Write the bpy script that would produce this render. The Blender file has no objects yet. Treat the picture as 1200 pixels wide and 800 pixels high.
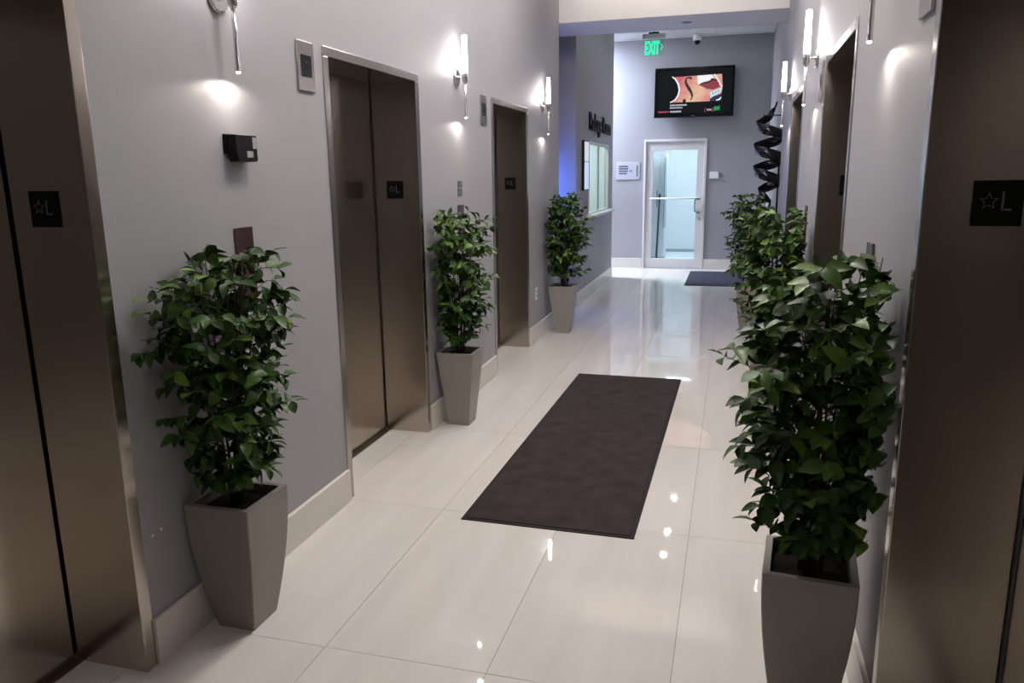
import bpy, bmesh, math, random
from mathutils import Vector, Matrix, Quaternion

scene = bpy.context.scene
COL = scene.collection

# ------------------------------------------------------------------ camera
CAM_H = 1.635
cam_data = bpy.data.cameras.new('camera')
cam_data.sensor_fit = 'HORIZONTAL'
cam_data.sensor_width = 36.0
cam_data.lens = 27.209
cam_data.clip_start = 0.02
cam_data.clip_end = 100
cam = bpy.data.objects.new('camera', cam_data)
COL.objects.link(cam)
R_ = Vector((0.9627112, 0.27017111, -0.01395428))
U_ = Vector((-0.04388787, 0.20686903, 0.97738378))
F_ = Vector((-0.26694757, 0.94032589, -0.21101237))
m = Matrix.Identity(4)
for i in range(3):
    m[i][0] = R_[i]; m[i][1] = U_[i]; m[i][2] = -F_[i]
m.translation = (0, 0, CAM_H)
cam.matrix_world = m
scene.camera = cam

# ------------------------------------------------------------------ world, exposure, light levels
world = bpy.data.worlds.new('world')
scene.world = world
world.use_nodes = True
world.node_tree.nodes['Background'].inputs[0].default_value = (0.6, 0.62, 0.7, 1)
world.node_tree.nodes['Background'].inputs[1].default_value = 0.02
vs = scene.view_settings
vs.view_transform = 'Standard'
vs.look = 'None'
vs.gamma = 1.0
vs.exposure = 0.0
vs.use_curve_mapping = False

PANEL_L = 51.0        # unseen corridor ceiling panels, added for warm light
HALL_L = 265.0         # unseen side-hall panels, added for cool light
DOWN_L = 260.0        # far downlights
TUBE_L = 42.0         # sconce glass
SPOT_W = 2.6          # sconce downlight
STORE_L = 14.5        # storeroom panel
BLUE_L = 62.0  # unseen lamp added for the blue glow round the corner
WASH_L = 12.0         # unseen strip added to wash the bulkhead

# ------------------------------------------------------------------ material helpers
MATS = {}
def new_mat(name):
    mt = bpy.data.materials.new(name)
    mt.use_nodes = True
    nt = mt.node_tree
    return mt, nt, nt.nodes['Principled BSDF']

def simple(name, col, rough=0.5, metal=0.0, noise=0.0, nscale=8.0, bump=0.0, bscale=60.0, stretch=(1, 1, 1), spec=0.5, rnoise=0.0):
    mt, nt, b = new_mat(name)
    N, L = nt.nodes, nt.links
    b.inputs['Roughness'].default_value = rough
    b.inputs['Metallic'].default_value = metal
    b.inputs['Specular IOR Level'].default_value = spec
    b.inputs['Base Color'].default_value = (*col, 1)
    tc = N.new('ShaderNodeTexCoord')
    mp = N.new('ShaderNodeMapping'); mp.inputs['Scale'].default_value = stretch
    L.new(tc.outputs['Object'], mp.inputs['Vector'])
    if noise > 0 or rnoise > 0:
        nz = N.new('ShaderNodeTexNoise'); nz.inputs['Scale'].default_value = nscale; nz.inputs['Detail'].default_value = 4
        L.new(mp.outputs[0], nz.inputs['Vector'])
        if noise > 0:
            rp = N.new('ShaderNodeValToRGB')
            rp.color_ramp.elements[0].position = 0.3; rp.color_ramp.elements[1].position = 0.7
            rp.color_ramp.elements[0].color = (*[max(0, c * (1 - noise)) for c in col], 1)
            rp.color_ramp.elements[1].color = (*[min(1, c * (1 + noise)) for c in col], 1)
            L.new(nz.outputs['Fac'], rp.inputs['Fac'])
            L.new(rp.outputs['Color'], b.inputs['Base Color'])
        if rnoise > 0:
            mr = N.new('ShaderNodeMapRange')
            mr.inputs['To Min'].default_value = rough - rnoise; mr.inputs['To Max'].default_value = rough + rnoise
            L.new(nz.outputs['Fac'], mr.inputs['Value'])
            L.new(mr.outputs[0], b.inputs['Roughness'])
    if bump > 0:
        n2 = N.new('ShaderNodeTexNoise'); n2.inputs['Scale'].default_value = bscale; n2.inputs['Detail'].default_value = 3
        L.new(mp.outputs[0], n2.inputs['Vector'])
        bp = N.new('ShaderNodeBump'); bp.inputs['Strength'].default_value = bump; bp.inputs['Distance'].default_value = 0.002
        L.new(n2.outputs['Fac'], bp.inputs['Height'])
        L.new(bp.outputs[0], b.inputs['Normal'])
    MATS[name] = mt
    return mt

def glow(name, col, strength, base=(0.8, 0.8, 0.8)):
    mt, nt, b = new_mat(name)
    b.inputs['Base Color'].default_value = (*base, 1)
    b.inputs['Emission Color'].default_value = (*col, 1)
    b.inputs['Emission Strength'].default_value = strength
    b.inputs['Roughness'].default_value = 0.4
    MATS[name] = mt
    return mt

simple('wall_paint', (0.312, 0.306, 0.326), rough=0.50, noise=0.025, nscale=1.4, bump=0.04, bscale=220, spec=0.32)
simple('header_paint', (0.82, 0.79, 0.755), rough=0.6, noise=0.015, nscale=2, bump=0.04, bscale=200)
simple('ceiling_paint', (0.78, 0.77, 0.78), rough=0.7, noise=0.02, bump=0.05, bscale=200)
simple('ceiling_tile', (0.72, 0.72, 0.74), rough=0.85, noise=0.06, nscale=90, bump=0.25, bscale=260)
simple('tbar_white', (0.62, 0.62, 0.64), rough=0.5, noise=0.02)
simple('steel', (0.50, 0.45, 0.395), rough=0.20, metal=1.0, noise=0.012, nscale=2.0, stretch=(160, 160, 1.0))
simple('steel_frame', (0.43, 0.40, 0.365), rough=0.27, metal=1.0, noise=0.01, nscale=2.0, stretch=(60, 60, 60))
simple('chrome', (0.70, 0.69, 0.68), rough=0.20, metal=1.0, noise=0.02)
simple('sill_metal', (0.16, 0.13, 0.10), rough=0.4, metal=0.8, noise=0.1)
simple('shaft_dark', (0.012, 0.011, 0.01), rough=0.8, noise=0.1)
simple('sign_black', (0.003, 0.003, 0.003), rough=0.5, noise=0.1, spec=0.12)
simple('sign_grey', (0.10, 0.10, 0.105), rough=0.35, noise=0.05)
simple('plastic_black', (0.004, 0.004, 0.0045), rough=0.4, noise=0.1, spec=0.2)
simple('plastic_white', (0.72, 0.72, 0.72), rough=0.4, noise=0.02)
simple('notice_grey', (0.11, 0.11, 0.115), rough=0.5, noise=0.2, nscale=60)
simple('label_grey', (0.30, 0.30, 0.29), rough=0.5, noise=0.2, nscale=60)
simple('base_tile', (0.62, 0.585, 0.535), rough=0.28, noise=0.05, nscale=3, stretch=(1, 0.5, 4))
simple('grout', (0.20, 0.18, 0.165), rough=0.9, noise=0.08, nscale=30)
simple('mat_pile', (0.036, 0.028, 0.029), rough=0.95, noise=0.25, nscale=9, bump=0.6, bscale=420, spec=0.15)
simple('mat_pile_blue', (0.034, 0.035, 0.055), rough=0.9, noise=0.2, nscale=9, bump=0.6, bscale=420, spec=0.2)
simple('mat_rubber', (0.014, 0.012, 0.012), rough=0.75, noise=0.1, spec=0.25)
simple('planter_grey', (0.215, 0.195, 0.172), rough=0.36, noise=0.05, nscale=5, spec=0.5)
simple('planter_pale', (0.27, 0.255, 0.235), rough=0.38, noise=0.04, nscale=5, spec=0.5)
simple('soil', (0.012, 0.009, 0.007), rough=0.95, noise=0.5, nscale=40, bump=1.0, bscale=70, spec=0.2)
simple('bark', (0.055, 0.042, 0.03), rough=0.75, noise=0.3, nscale=30, spec=0.3)
simple('door_paint', (0.62, 0.60, 0.60), rough=0.42, noise=0.02)
simple('alu', (0.55, 0.55, 0.56), rough=0.3, metal=1.0, noise=0.03)
simple('store_wall', (0.82, 0.86, 0.88), rough=0.55, noise=0.015)
simple('store_grey', (0.36, 0.43, 0.46), rough=0.4, noise=0.05)
simple('store_dark', (0.05, 0.07, 0.085), rough=0.35, noise=0.1)
simple('plaque_grey', (0.40, 0.41, 0.46), rough=0.3, noise=0.03)
simple('plaque_ink', (0.07, 0.08, 0.13), rough=0.5, noise=0.1)
simple('sculpt_metal', (0.045, 0.045, 0.05), rough=0.17, metal=0.85, noise=0.3, nscale=4)
simple('red_card', (0.55, 0.02, 0.03), rough=0.5, noise=0.06)
simple('rear_wall', (0.05, 0.04, 0.034), rough=0.6, noise=0.05)  # coloured dark so the steel returns reflect a dim corridor
simple('indicator_glass', (0.004, 0.004, 0.005), rough=0.12, noise=0.1)
simple('arrow_grey', (0.035, 0.04, 0.042), rough=0.3, noise=0.05)
simple('call_plate', (0.22, 0.13, 0.12), rough=0.16, metal=1.0, noise=0.05, stretch=(30, 30, 1))  # red reflection tinted into the steel colour
simple('button_red', (0.20, 0.012, 0.010), rough=0.25, noise=0.05)
simple('picture_black', (0.003, 0.003, 0.004), rough=0.12, noise=0.1, spec=0.35)
simple('bezel', (0.002, 0.002, 0.0025), rough=0.3, noise=0.1, spec=0.15)

glow('tube_glow', (1.0, 0.93, 0.93), TUBE_L)
_m = MATS['tube_glow']; _n = _m.node_tree.nodes; _l = _m.node_tree.links     # the lamp sits in the foot of the tube
_tc = _n.new('ShaderNodeTexCoord'); _sp = _n.new('ShaderNodeSeparateXYZ'); _mr = _n.new('ShaderNodeMapRange')
_l.new(_tc.outputs['Object'], _sp.inputs[0]); _l.new(_sp.outputs[2], _mr.inputs['Value'])
_mr.inputs['From Min'].default_value = 0.022; _mr.inputs['From Max'].default_value = 0.20
_mr.inputs['To Min'].default_value = 1.9 * TUBE_L; _mr.inputs['To Max'].default_value = 0.35 * TUBE_L
_l.new(_mr.outputs[0], _n['Principled BSDF'].inputs['Emission Strength'])
glow('tip_glow', (1.0, 0.92, 0.82), 30.0)
glow('panel_glow', (1.0, 0.935, 0.885), PANEL_L)
glow('hall_glow', (0.73, 0.83, 1.0), HALL_L)
glow('down_glow', (1.0, 0.93, 0.88), DOWN_L)
glow('store_glow', (0.80, 0.92, 1.0), STORE_L)
glow('blue_glow', (0.07, 0.18, 1.0), BLUE_L)
glow('exit_green', (0.02, 0.95, 0.48), 1.0, (0.0, 0.3, 0.1))
glow('pkg_glow', (0.86, 1.0, 0.95), 30.0)
glow('wash_glow', (1.0, 0.93, 0.87), WASH_L)
glow('kiosk_glow', (0.74, 0.82, 0.95), 0.55)
glow('kiosk_glow_blue', (0.50, 0.66, 1.0), 0.62)
glow('tv_white', (0.93, 0.90, 0.95), 0.95, (0, 0, 0))
glow('tv_cyan', (0.62, 0.85, 0.92), 0.85, (0, 0, 0))
glow('tv_text', (0.80, 0.85, 1.0), 0.62, (0, 0, 0))
glow('tv_red', (0.75, 0.06, 0.14), 0.6, (0, 0, 0))
glow('tv_green', (0.02, 0.5, 0.15), 0.6, (0, 0, 0))
glow('tv_brown', (0.12, 0.02, 0.01), 0.25, (0, 0, 0))
glow('tv_navy', (0.03, 0.07, 0.16), 0.35, (0, 0, 0))
glow('tv_crimson', (0.42, 0.05, 0.08), 0.6, (0, 0, 0))
glow('screen_idle', (0.006, 0.0065, 0.009), 0.9, (0.001, 0.001, 0.0012))
MATS['screen_idle'].node_tree.nodes['Principled BSDF'].inputs['Specular IOR Level'].default_value = 0.1

# violin wood on the screen: pink to pale orange
mt, nt, b = new_mat('tv_wood')
N, L = nt.nodes, nt.links
tc = N.new('ShaderNodeTexCoord'); sp = N.new('ShaderNodeSeparateXYZ'); L.new(tc.outputs['Generated'], sp.inputs[0])
ad = N.new('ShaderNodeMath'); ad.operation = 'MULTIPLY_ADD'; ad.inputs[1].default_value = 0.75; L.new(sp.outputs[0], ad.inputs[0])
mu = N.new('ShaderNodeMath'); mu.operation = 'MULTIPLY'; mu.inputs[1].default_value = -0.3; L.new(sp.outputs[2], mu.inputs[0])
nz = N.new('ShaderNodeTexNoise'); nz.inputs['Scale'].default_value = 5; L.new(tc.outputs['Generated'], nz.inputs['Vector'])
a2 = N.new('ShaderNodeMath'); a2.operation = 'MULTIPLY_ADD'; a2.inputs[1].default_value = 0.35; L.new(nz.outputs['Fac'], a2.inputs[0]); L.new(mu.outputs[0], a2.inputs[2])
L.new(a2.outputs[0], ad.inputs[2])
rp = N.new('ShaderNodeValToRGB'); L.new(ad.outputs[0], rp.inputs['Fac'])
rp.color_ramp.elements[0].position = 0.05; rp.color_ramp.elements[0].color = (0.75, 0.13, 0.17, 1)
rp.color_ramp.elements[1].position = 0.95; rp.color_ramp.elements[1].color = (0.75, 0.12, 0.15, 1)
e = rp.color_ramp.elements.new(0.48); e.color = (0.95, 0.62, 0.42, 1)
e = rp.color_ramp.elements.new(0.72); e.color = (0.85, 0.30, 0.26, 1)
b.inputs['Base Color'].default_value = (0, 0, 0, 1)
L.new(rp.outputs['Color'], b.inputs['Emission Color']); b.inputs['Emission Strength'].default_value = 0.8
MATS['tv_wood'] = mt

# polished porcelain floor tile: faint streaks along the corridor, each tile its own cut
mt, nt, b = new_mat('floor_tile')
N, L = nt.nodes, nt.links
tc = N.new('ShaderNodeTexCoord'); oi = N.new('ShaderNodeObjectInfo')
cm = N.new('ShaderNodeCombineXYZ')
m1 = N.new('ShaderNodeMath'); m1.operation = 'MULTIPLY'; m1.inputs[1].default_value = 37.0; L.new(oi.outputs['Random'], m1.inputs[0])
L.new(m1.outputs[0], cm.inputs[0]); L.new(m1.outputs[0], cm.inputs[1])
va = N.new('ShaderNodeVectorMath'); va.operation = 'ADD'; L.new(tc.outputs['Object'], va.inputs[0]); L.new(cm.outputs[0], va.inputs[1])
mp = N.new('ShaderNodeMapping'); mp.inputs['Scale'].default_value = (5.0, 0.55, 1); L.new(va.outputs[0], mp.inputs['Vector'])
nz = N.new('ShaderNodeTexNoise'); nz.inputs['Scale'].default_value = 1.6; nz.inputs['Detail'].default_value = 5; L.new(mp.outputs[0], nz.inputs['Vector'])
rp = N.new('ShaderNodeValToRGB'); L.new(nz.outputs['Fac'], rp.inputs['Fac'])
rp.color_ramp.elements[0].position = 0.28; rp.color_ramp.elements[0].color = (0.575, 0.545, 0.51, 1)
rp.color_ramp.elements[1].position = 0.72; rp.color_ramp.elements[1].color = (0.64, 0.613, 0.58, 1)
L.new(rp.outputs['Color'], b.inputs['Base Color'])
b.inputs['Roughness'].default_value = 0.028
b.inputs['Specular IOR Level'].default_value = 0.5
MATS['floor_tile'] = mt

# leaf: each leaf its own green
mt, nt, b = new_mat('leaf')
N, L = nt.nodes, nt.links
oi = N.new('ShaderNodeObjectInfo'); geo = N.new('ShaderNodeNewGeometry')
addr = N.new('ShaderNodeMath'); addr.operation = 'ADD'; L.new(oi.outputs['Random'], addr.inputs[0]); L.new(geo.outputs['Random Per Island'], addr.inputs[1])
fr = N.new('ShaderNodeMath'); fr.operation = 'FRACT'; L.new(addr.outputs[0], fr.inputs[0])
rp = N.new('ShaderNodeValToRGB'); L.new(fr.outputs[0], rp.inputs['Fac'])
rp.color_ramp.elements[0].position = 0.0; rp.color_ramp.elements[0].color = (0.019, 0.050, 0.010, 1)
rp.color_ramp.elements[1].position = 1.0; rp.color_ramp.elements[1].color = (0.150, 0.250, 0.032, 1)
e = rp.color_ramp.elements.new(0.55); e.color = (0.037, 0.095, 0.015, 1)
e = rp.color_ramp.elements.new(0.85); e.color = (0.066, 0.145, 0.021, 1)
tc = N.new('ShaderNodeTexCoord'); nz = N.new('ShaderNodeTexNoise'); nz.inputs['Scale'].default_value = 45; L.new(tc.outputs['Object'], nz.inputs['Vector'])
mx = N.new('ShaderNodeMix'); mx.data_type = 'RGBA'; mx.blend_type = 'MULTIPLY'; mx.inputs[0].default_value = 0.35
L.new(rp.outputs['Color'], mx.inputs[6]); L.new(nz.outputs['Fac'], mx.inputs[7])
L.new(mx.outputs[2], b.inputs['Base Color'])
b.inputs['Roughness'].default_value = 0.42
b.inputs['Specular IOR Level'].default_value = 0.28
MATS['leaf'] = mt

def glass_mat(name, tint, fac):
    mt = bpy.data.materials.new(name); mt.use_nodes = True
    nt = mt.node_tree; nt.nodes.clear(); N, L = nt.nodes, nt.links
    out = N.new('ShaderNodeOutputMaterial'); tr = N.new('ShaderNodeBsdfTransparent'); gl = N.new('ShaderNodeBsdfGlossy')
    tr.inputs[0].default_value = (*tint, 1); gl.inputs['Roughness'].default_value = 0.03
    mx = N.new('ShaderNodeMixShader'); mx.inputs[0].default_value = fac; L.new(tr.outputs[0], mx.inputs[1]); L.new(gl.outputs[0], mx.inputs[2])
    L.new(mx.outputs[0], out.inputs[0]); MATS[name] = mt
glass_mat('door_glass', (0.93, 0.97, 0.992), 0.04)
glass_mat('window_glass', (0.93, 0.975, 0.965), 0.10)
glass_mat('exit_acrylic', (0.88, 0.97, 0.94), 0.03)

# ------------------------------------------------------------------ mesh helpers
class MB:
    def __init__(self):
        self.v = []; self.f = []; self.sm = []
    def box(self, x0, x1, y0, y1, z0, z1):
        b = len(self.v)
        x0, x1 = min(x0, x1), max(x0, x1); y0, y1 = min(y0, y1), max(y0, y1); z0, z1 = min(z0, z1), max(z0, z1)
        self.v += [(x0, y0, z0), (x1, y0, z0), (x1, y1, z0), (x0, y1, z0), (x0, y0, z1), (x1, y0, z1), (x1, y1, z1), (x0, y1, z1)]
        self.f += [tuple(b + i for i in q) for q in ((0, 3, 2, 1), (4, 5, 6, 7), (0, 1, 5, 4), (1, 2, 6, 5), (2, 3, 7, 6), (3, 0, 4, 7))]
        self.sm += [False] * 6
        return self
    def tube(self, pts, rads, n=8, caps=True):
        pts = [Vector(p) for p in pts]
        if not hasattr(rads, '__len__'): rads = [rads] * len(pts)
        b = len(self.v); ref = None
        for i, p in enumerate(pts):
            d = (pts[min(i + 1, len(pts) - 1)] - pts[max(i - 1, 0)])
            d = d.normalized() if d.length > 1e-9 else Vector((0, 0, 1))
            if ref is None:
                ref = Vector((1, 0, 0)) if abs(d.x) < 0.8 else Vector((0, 1, 0))
            u = (ref - d * ref.dot(d)).normalized(); w = d.cross(u); ref = u
            for k in range(n):
                a = 2 * math.pi * k / n
                self.v.append(tuple(p + (u * math.cos(a) + w * math.sin(a)) * rads[i]))
        for i in range(len(pts) - 1):
            for k in range(n):
                self.f.append((b + i * n + k, b + i * n + (k + 1) % n, b + (i + 1) * n + (k + 1) % n, b + (i + 1) * n + k)); self.sm.append(True)
        if caps:
            self.f.append(tuple(b + k for k in range(n - 1, -1, -1))); self.sm.append(False)
            e = b + (len(pts) - 1) * n
            self.f.append(tuple(e + k for k in range(n))); self.sm.append(False)
        return self
    def prism(self, poly, fn0, fn1):
        """poly: 2D outline; fn0/fn1 map (a,b) to the two 3D faces."""
        b = len(self.v); n = len(poly)
        self.v += [tuple(fn0(*p)) for p in poly] + [tuple(fn1(*p)) for p in poly]
        self.f.append(tuple(b + i for i in range(n - 1, -1, -1))); self.f.append(tuple(b + n + i for i in range(n)))
        for i in range(n):
            j = (i + 1) % n
            self.f.append((b + i, b + j, b + n + j, b + n + i))
        self.sm += [False] * (n + 2)
        return self
    def mesh(self, name, mat, recalc=True):
        me = bpy.data.meshes.new(name)
        me.from_pydata(self.v, [], self.f); me.update()
        for p, s in zip(me.polygons, self.sm): p.use_smooth = s
        if recalc:
            bm = bmesh.new(); bm.from_mesh(me); bmesh.ops.recalc_face_normals(bm, faces=bm.faces); bm.to_mesh(me); bm.free()
        if mat: me.materials.append(MATS[mat])
        return me
    def build(self, name, mat, parent=None, bevel=0.0, seg=2, loc=None):
        o = bpy.data.objects.new(name, self.mesh(name, mat))
        COL.objects.link(o)
        if parent: o.parent = parent
        if loc: o.location = loc
        if bevel > 0:
            md = o.modifiers.new('bevel', 'BEVEL'); md.width = bevel; md.segments = seg; md.limit_method = 'ANGLE'; md.angle_limit = math.radians(40)
        return o

def box(name, mat, parent, x0, x1, y0, y1, z0, z1, bevel=0.0):
    return MB().box(x0, x1, y0, y1, z0, z1).build(name, mat, parent, bevel)

def tag(o, label=None, cat=None, group=None, kind=None):
    if label: o['label'] = label
    if cat: o['category'] = cat
    if group: o['group'] = group
    if kind: o['kind'] = kind
    return o

def thing(name, label, cat, loc=(0, 0, 0), group=None, kind=None):
    o = bpy.data.objects.new(name, None); o.empty_display_size = 0.1
    COL.objects.link(o); o.location = loc
    return tag(o, label, cat, group, kind)

def struct(o, label, cat=None):
    o['kind'] = 'structure'; o['label'] = label
    if cat: o['category'] = cat
    return o

def smoothall(o):
    for p in o.data.polygons: p.use_smooth = True

# ------------------------------------------------------------------ dimensions (metres)
XL, XR, XRF = -1.845, 0.447, 0.52          # left wall, right wall, right wall past the bulkhead
YE = 8.48                                   # where the lift corridor ends at the bulkhead
YP0, YP1 = 9.43, 12.42                      # package-room wall
YF = 13.65                                  # far wall
YB = -3.5                                   # behind the camera
ZC, ZH, ZF = 3.75, 3.18, 3.77               # corridor ceiling, bulkhead underside, far ceiling
LIFT_L = [(0.81, 1.952), (3.37, 4.515), (5.985, 7.115)]
LIFT_R = [(1.00, 2.15), (3.47, 4.62), (6.02, 7.17)]
HEAD = 2.225

# ------------------------------------------------------------------ floor of big polished tiles
fl = box('floor', 'grout', None, -6.0, 1.6, YB - 0.3, 17.0, -0.12, -0.0025)
struct(fl, 'polished off-white porcelain tile floor running down the corridor', 'floor')
TX = [-2.5286 + 0.6 * i for i in range(7)]
TY = [2.1874 + 1.1909 * k for k in range(-5, 11)]
g = 0.0022
tile_mesh = MB().box(-0.3 + g / 2, 0.3 - g / 2, -0.59545 + g / 2, 0.59545 - g / 2, -0.012, 0).mesh('tile', 'floor_tile')
def add_tile(x0, x1, y0, y1):
    full = abs(x1 - x0 - 0.6) < 1e-4
    if full: me = tile_mesh
    else: me = MB().box(-(x1 - x0) / 2 + g / 2, (x1 - x0) / 2 - g / 2, -(y1 - y0) / 2 + g / 2, (y1 - y0) / 2 - g / 2, -0.012, 0).mesh('tile', 'floor_tile')
    o = bpy.data.objects.new('tile', me); COL.objects.link(o); o.parent = fl
    o.location = ((x0 + x1) / 2, (y0 + y1) / 2, 0)
for j in range(len(TY) - 1):
    for i in range(len(TX) - 1):
        add_tile(TX[i], TX[i + 1], TY[j], TY[j + 1])
for j in range(11, 15):
    for x0 in (-3.1286, -3.7286, -4.3286, -4.9286):
        add_tile(x0, x0 + 0.6, TY[j - 1 + 1] if j < 15 else TY[14], TY[j + 1])

# ------------------------------------------------------------------ walls
def side_wall(name, xa, xb, lifts, y_end):
    w = MB(); y = YB
    for a, b_ in lifts:
        w.box(xa, xb, y, a, 0, ZC)
        w.box(xa, xb, a, b_, HEAD, ZC)
        y = b_
    w.box(xa, xb, y, y_end, 0, ZC)
    return w.build(name, 'wall_paint')
wl = side_wall('wall_left', XL - 0.42, XL, LIFT_L, YE)
struct(wl, 'grey-lavender painted wall with three lift doorways on the left', 'wall')
wr = side_wall('wall_right', XR, XR + 0.42, LIFT_R, YE)
struct(wr, 'grey-lavender painted wall with three lift doorways on the right', 'wall')
# two small paint chips low on the left wall
for (y, z) in ((2.003, 0.455), (2.045, 0.46)):
    MB().prism([(0.005 * math.cos(a * 1.05) * (1 + 0.3 * (a % 2)), 0.006 * math.sin(a * 1.05)) for a in range(6)],
               lambda p, q: (XL - 0.0005, y + p, z + q), lambda p, q: (XL + 0.0008, y + p, z + q)).build('paint_chip', 'plastic_white', wl)
wrr = box('wall_right_rear', 'wall_paint', None, XRF, XRF + 0.3, YE, YF, 0, 4.1)
struct(wrr, 'grey wall past the bulkhead behind the twisted metal sculpture', 'wall')
wf = MB().box(-6.0, -1.492, YF, YF + 0.12, 0, 4.1).box(-0.455, XRF + 0.3, YF, YF + 0.12, 0, 4.1).box(-1.492, -0.455, YF, YF + 0.12, 2.175, 4.1).build('wall_far', 'wall_paint')
struct(wf, 'far lavender-grey end wall around the glazed door', 'wall')
# package room wall with a window opening and the blue-lit end face
WY0, WY1, WZ0, WZ1 = 10.30, 11.97, 1.10, 2.045
PX = -2.75
wp = MB()
wp.box(XL - 0.055, XL, YP0, WY0, 0, 4.0).box(XL - 0.055, XL, WY1, YP1, 0, 4.0).box(XL - 0.055, XL, WY0, WY1, 0, WZ0).box(XL - 0.055, XL, WY0, WY1, WZ1, 4.0)
wp.box(-6.0, XL - 0.055, YP0, YP0 + 0.12, 0, 4.0).box(-6.0, XL - 0.055, YP1 - 0.12, YP1, 0, 4.0)
wp = wp.build('wall_package_room', 'wall_paint')
struct(wp, 'grey wall with raised black lettering and a service window', 'wall')
wpi = MB().box(-3.3, -3.2, YP0 + 0.12, YP1 - 0.12, 0, 2.7).box(-3.2, XL - 0.055, YP0 + 0.12, YP1 - 0.12, 2.7, 2.8).box(-3.2, XL - 0.055, YP1 - 0.14, YP1 - 0.12, 0, 2.7).build('wall_package_interior', 'store_wall')
struct(wpi, 'pale interior of the room behind the service window', 'wall')
wb = box('wall_rear', 'rear_wall', None, XL - 0.42, XR + 0.42, YB - 0.2, YB, 0, ZC)
struct(wb, 'unseen wall behind the viewer, coloured dark to dim the steel reflections', 'wall')
wz = MB().box(-6.2, -6.0, YE - 1, YF + 0.12, 0, 4.1).box(-6.0, XL - 0.42, YE - 0.12, YE, 0, 4.0).build('wall_hall', 'wall_paint')
struct(wz, 'grey wall of the side hall off to the left', 'wall')

# ------------------------------------------------------------------ ceilings and bulkhead
ce = box('ceiling', 'ceiling_paint', None, XL - 0.42, XR + 0.42, YB - 0.2, YE, ZC, ZC + 0.2)
struct(ce, 'plain white ceiling of the lift corridor', 'ceiling')
hd = box('wall_header', 'header_paint', None, -6.0, XRF, YE, 9.30, ZH, 4.1)
struct(hd, 'cream bulkhead crossing the corridor overhead', 'bulkhead')
cf = MB().box(-6.0, XRF, 9.30, YF, ZF + 0.012, ZF + 0.2).build('ceiling_far', 'tbar_white')
struct(cf, 'suspended tile ceiling of the space beyond the bulkhead', 'ceiling')
gx = [0.235 - 0.61 * i for i in range(-1, 10)]
gy = [13.50 - 0.61 * i for i in range(-1, 8)]
pm = {}
for i in range(len(gx) - 1):
    for j in range(len(gy) - 1):
        x1 = min(gx[i], XRF); x0 = max(gx[i + 1], -6.0); y1 = min(gy[j], YF); y0 = max(gy[j + 1], 9.30)
        if x1 - x0 < 0.05 or y1 - y0 < 0.05: continue
        if x0 < -2.4 and y0 < YP1 - 0.7: continue
        key = (round(x1 - x0, 3), round(y1 - y0, 3))
        if key not in pm:
            hx, hy = key[0] / 2 - 0.011, key[1] / 2 - 0.011
            pm[key] = MB().box(-hx, hx, -hy, hy, 0.0, 0.014).mesh('ceiling_panel', 'ceiling_tile')
        o = bpy.data.objects.new('ceiling_panel', pm[key]); COL.objects.link(o); o.parent = cf
        o.location = ((x0 + x1) / 2, (y0 + y1) / 2, ZF + 0.0)
tb = MB()
for x in gx:
    if -6 < x < XRF: tb.box(x - 0.011, x + 0.011, YP0, YF, ZF - 0.001, ZF + 0.012)
for y in gy:
    if YP0 < y < YF: tb.box(-6, XRF, y - 0.011, y + 0.011, ZF - 0.001, ZF + 0.012)
tb.build('ceiling_grid', 'tbar_white', cf)

# ------------------------------------------------------------------ baseboards
def baseboard(name, label, segs, side):
    root = thing(name, label, 'baseboard', kind='structure')
    for (ax, c, a, b_) in segs:
        h, t = 0.168, 0.016
        prof = [(0, 0), (t, 0), (t, h - 0.004), (t - 0.004, h), (0, h)]
        # cut into pieces of tile length
        n = max(1, round((b_ - a) / 1.2)); L_ = (b_ - a) / n
        for k in range(n):
            y0, y1 = a + k * L_ + (0.0008 if k else 0), a + (k + 1) * L_
            if ax == 'x':
                MB().prism(prof, lambda p, q: (c + side * p, y0, q), lambda p, q: (c + side * p, y1, q)).build('base_piece', 'base_tile', root)
            else:
                MB().prism(prof, lambda p, q: (y0, c + side * p, q), lambda p, q: (y1, c + side * p, q)).build('base_piece', 'base_tile', root)
    return root
baseboard('baseboard_left', 'off-white tile baseboard between the left lift doorways', [('x', XL, YB, LIFT_L[0][0]), ('x', XL, LIFT_L[0][1], LIFT_L[1][0]), ('x', XL, LIFT_L[1][1], LIFT_L[2][0]), ('x', XL, LIFT_L[2][1], YE)], 1)
baseboard('baseboard_right', 'off-white tile baseboard between the right lift doorways', [('x', XR, YB, LIFT_R[0][0]), ('x', XR, LIFT_R[0][1], LIFT_R[1][0]), ('x', XR, LIFT_R[1][1], LIFT_R[2][0]), ('x', XR, LIFT_R[2][1], YE)], -1)
baseboard('baseboard_package', 'off-white tile baseboard below the service window wall', [('x', XL, YP0, YP1)], 1)
baseboard('baseboard_far', 'off-white tile baseboard on the far end wall', [('y', YF, -5.9, -1.50), ('y', YF, -0.447, XRF)], -1)

# ------------------------------------------------------------------ lifts
def star_outline(cx, cz, ro, ri, w):
    def ring(a, b_):
        return [((a if k % 2 == 0 else b_) * math.sin(math.pi * k / 5) + cx, (a if k % 2 == 0 else b_) * math.cos(math.pi * k / 5) + cz) for k in range(10)]
    return ring(ro, ri), ring(ro - w * 2.1, ri - w * 0.9)

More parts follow.
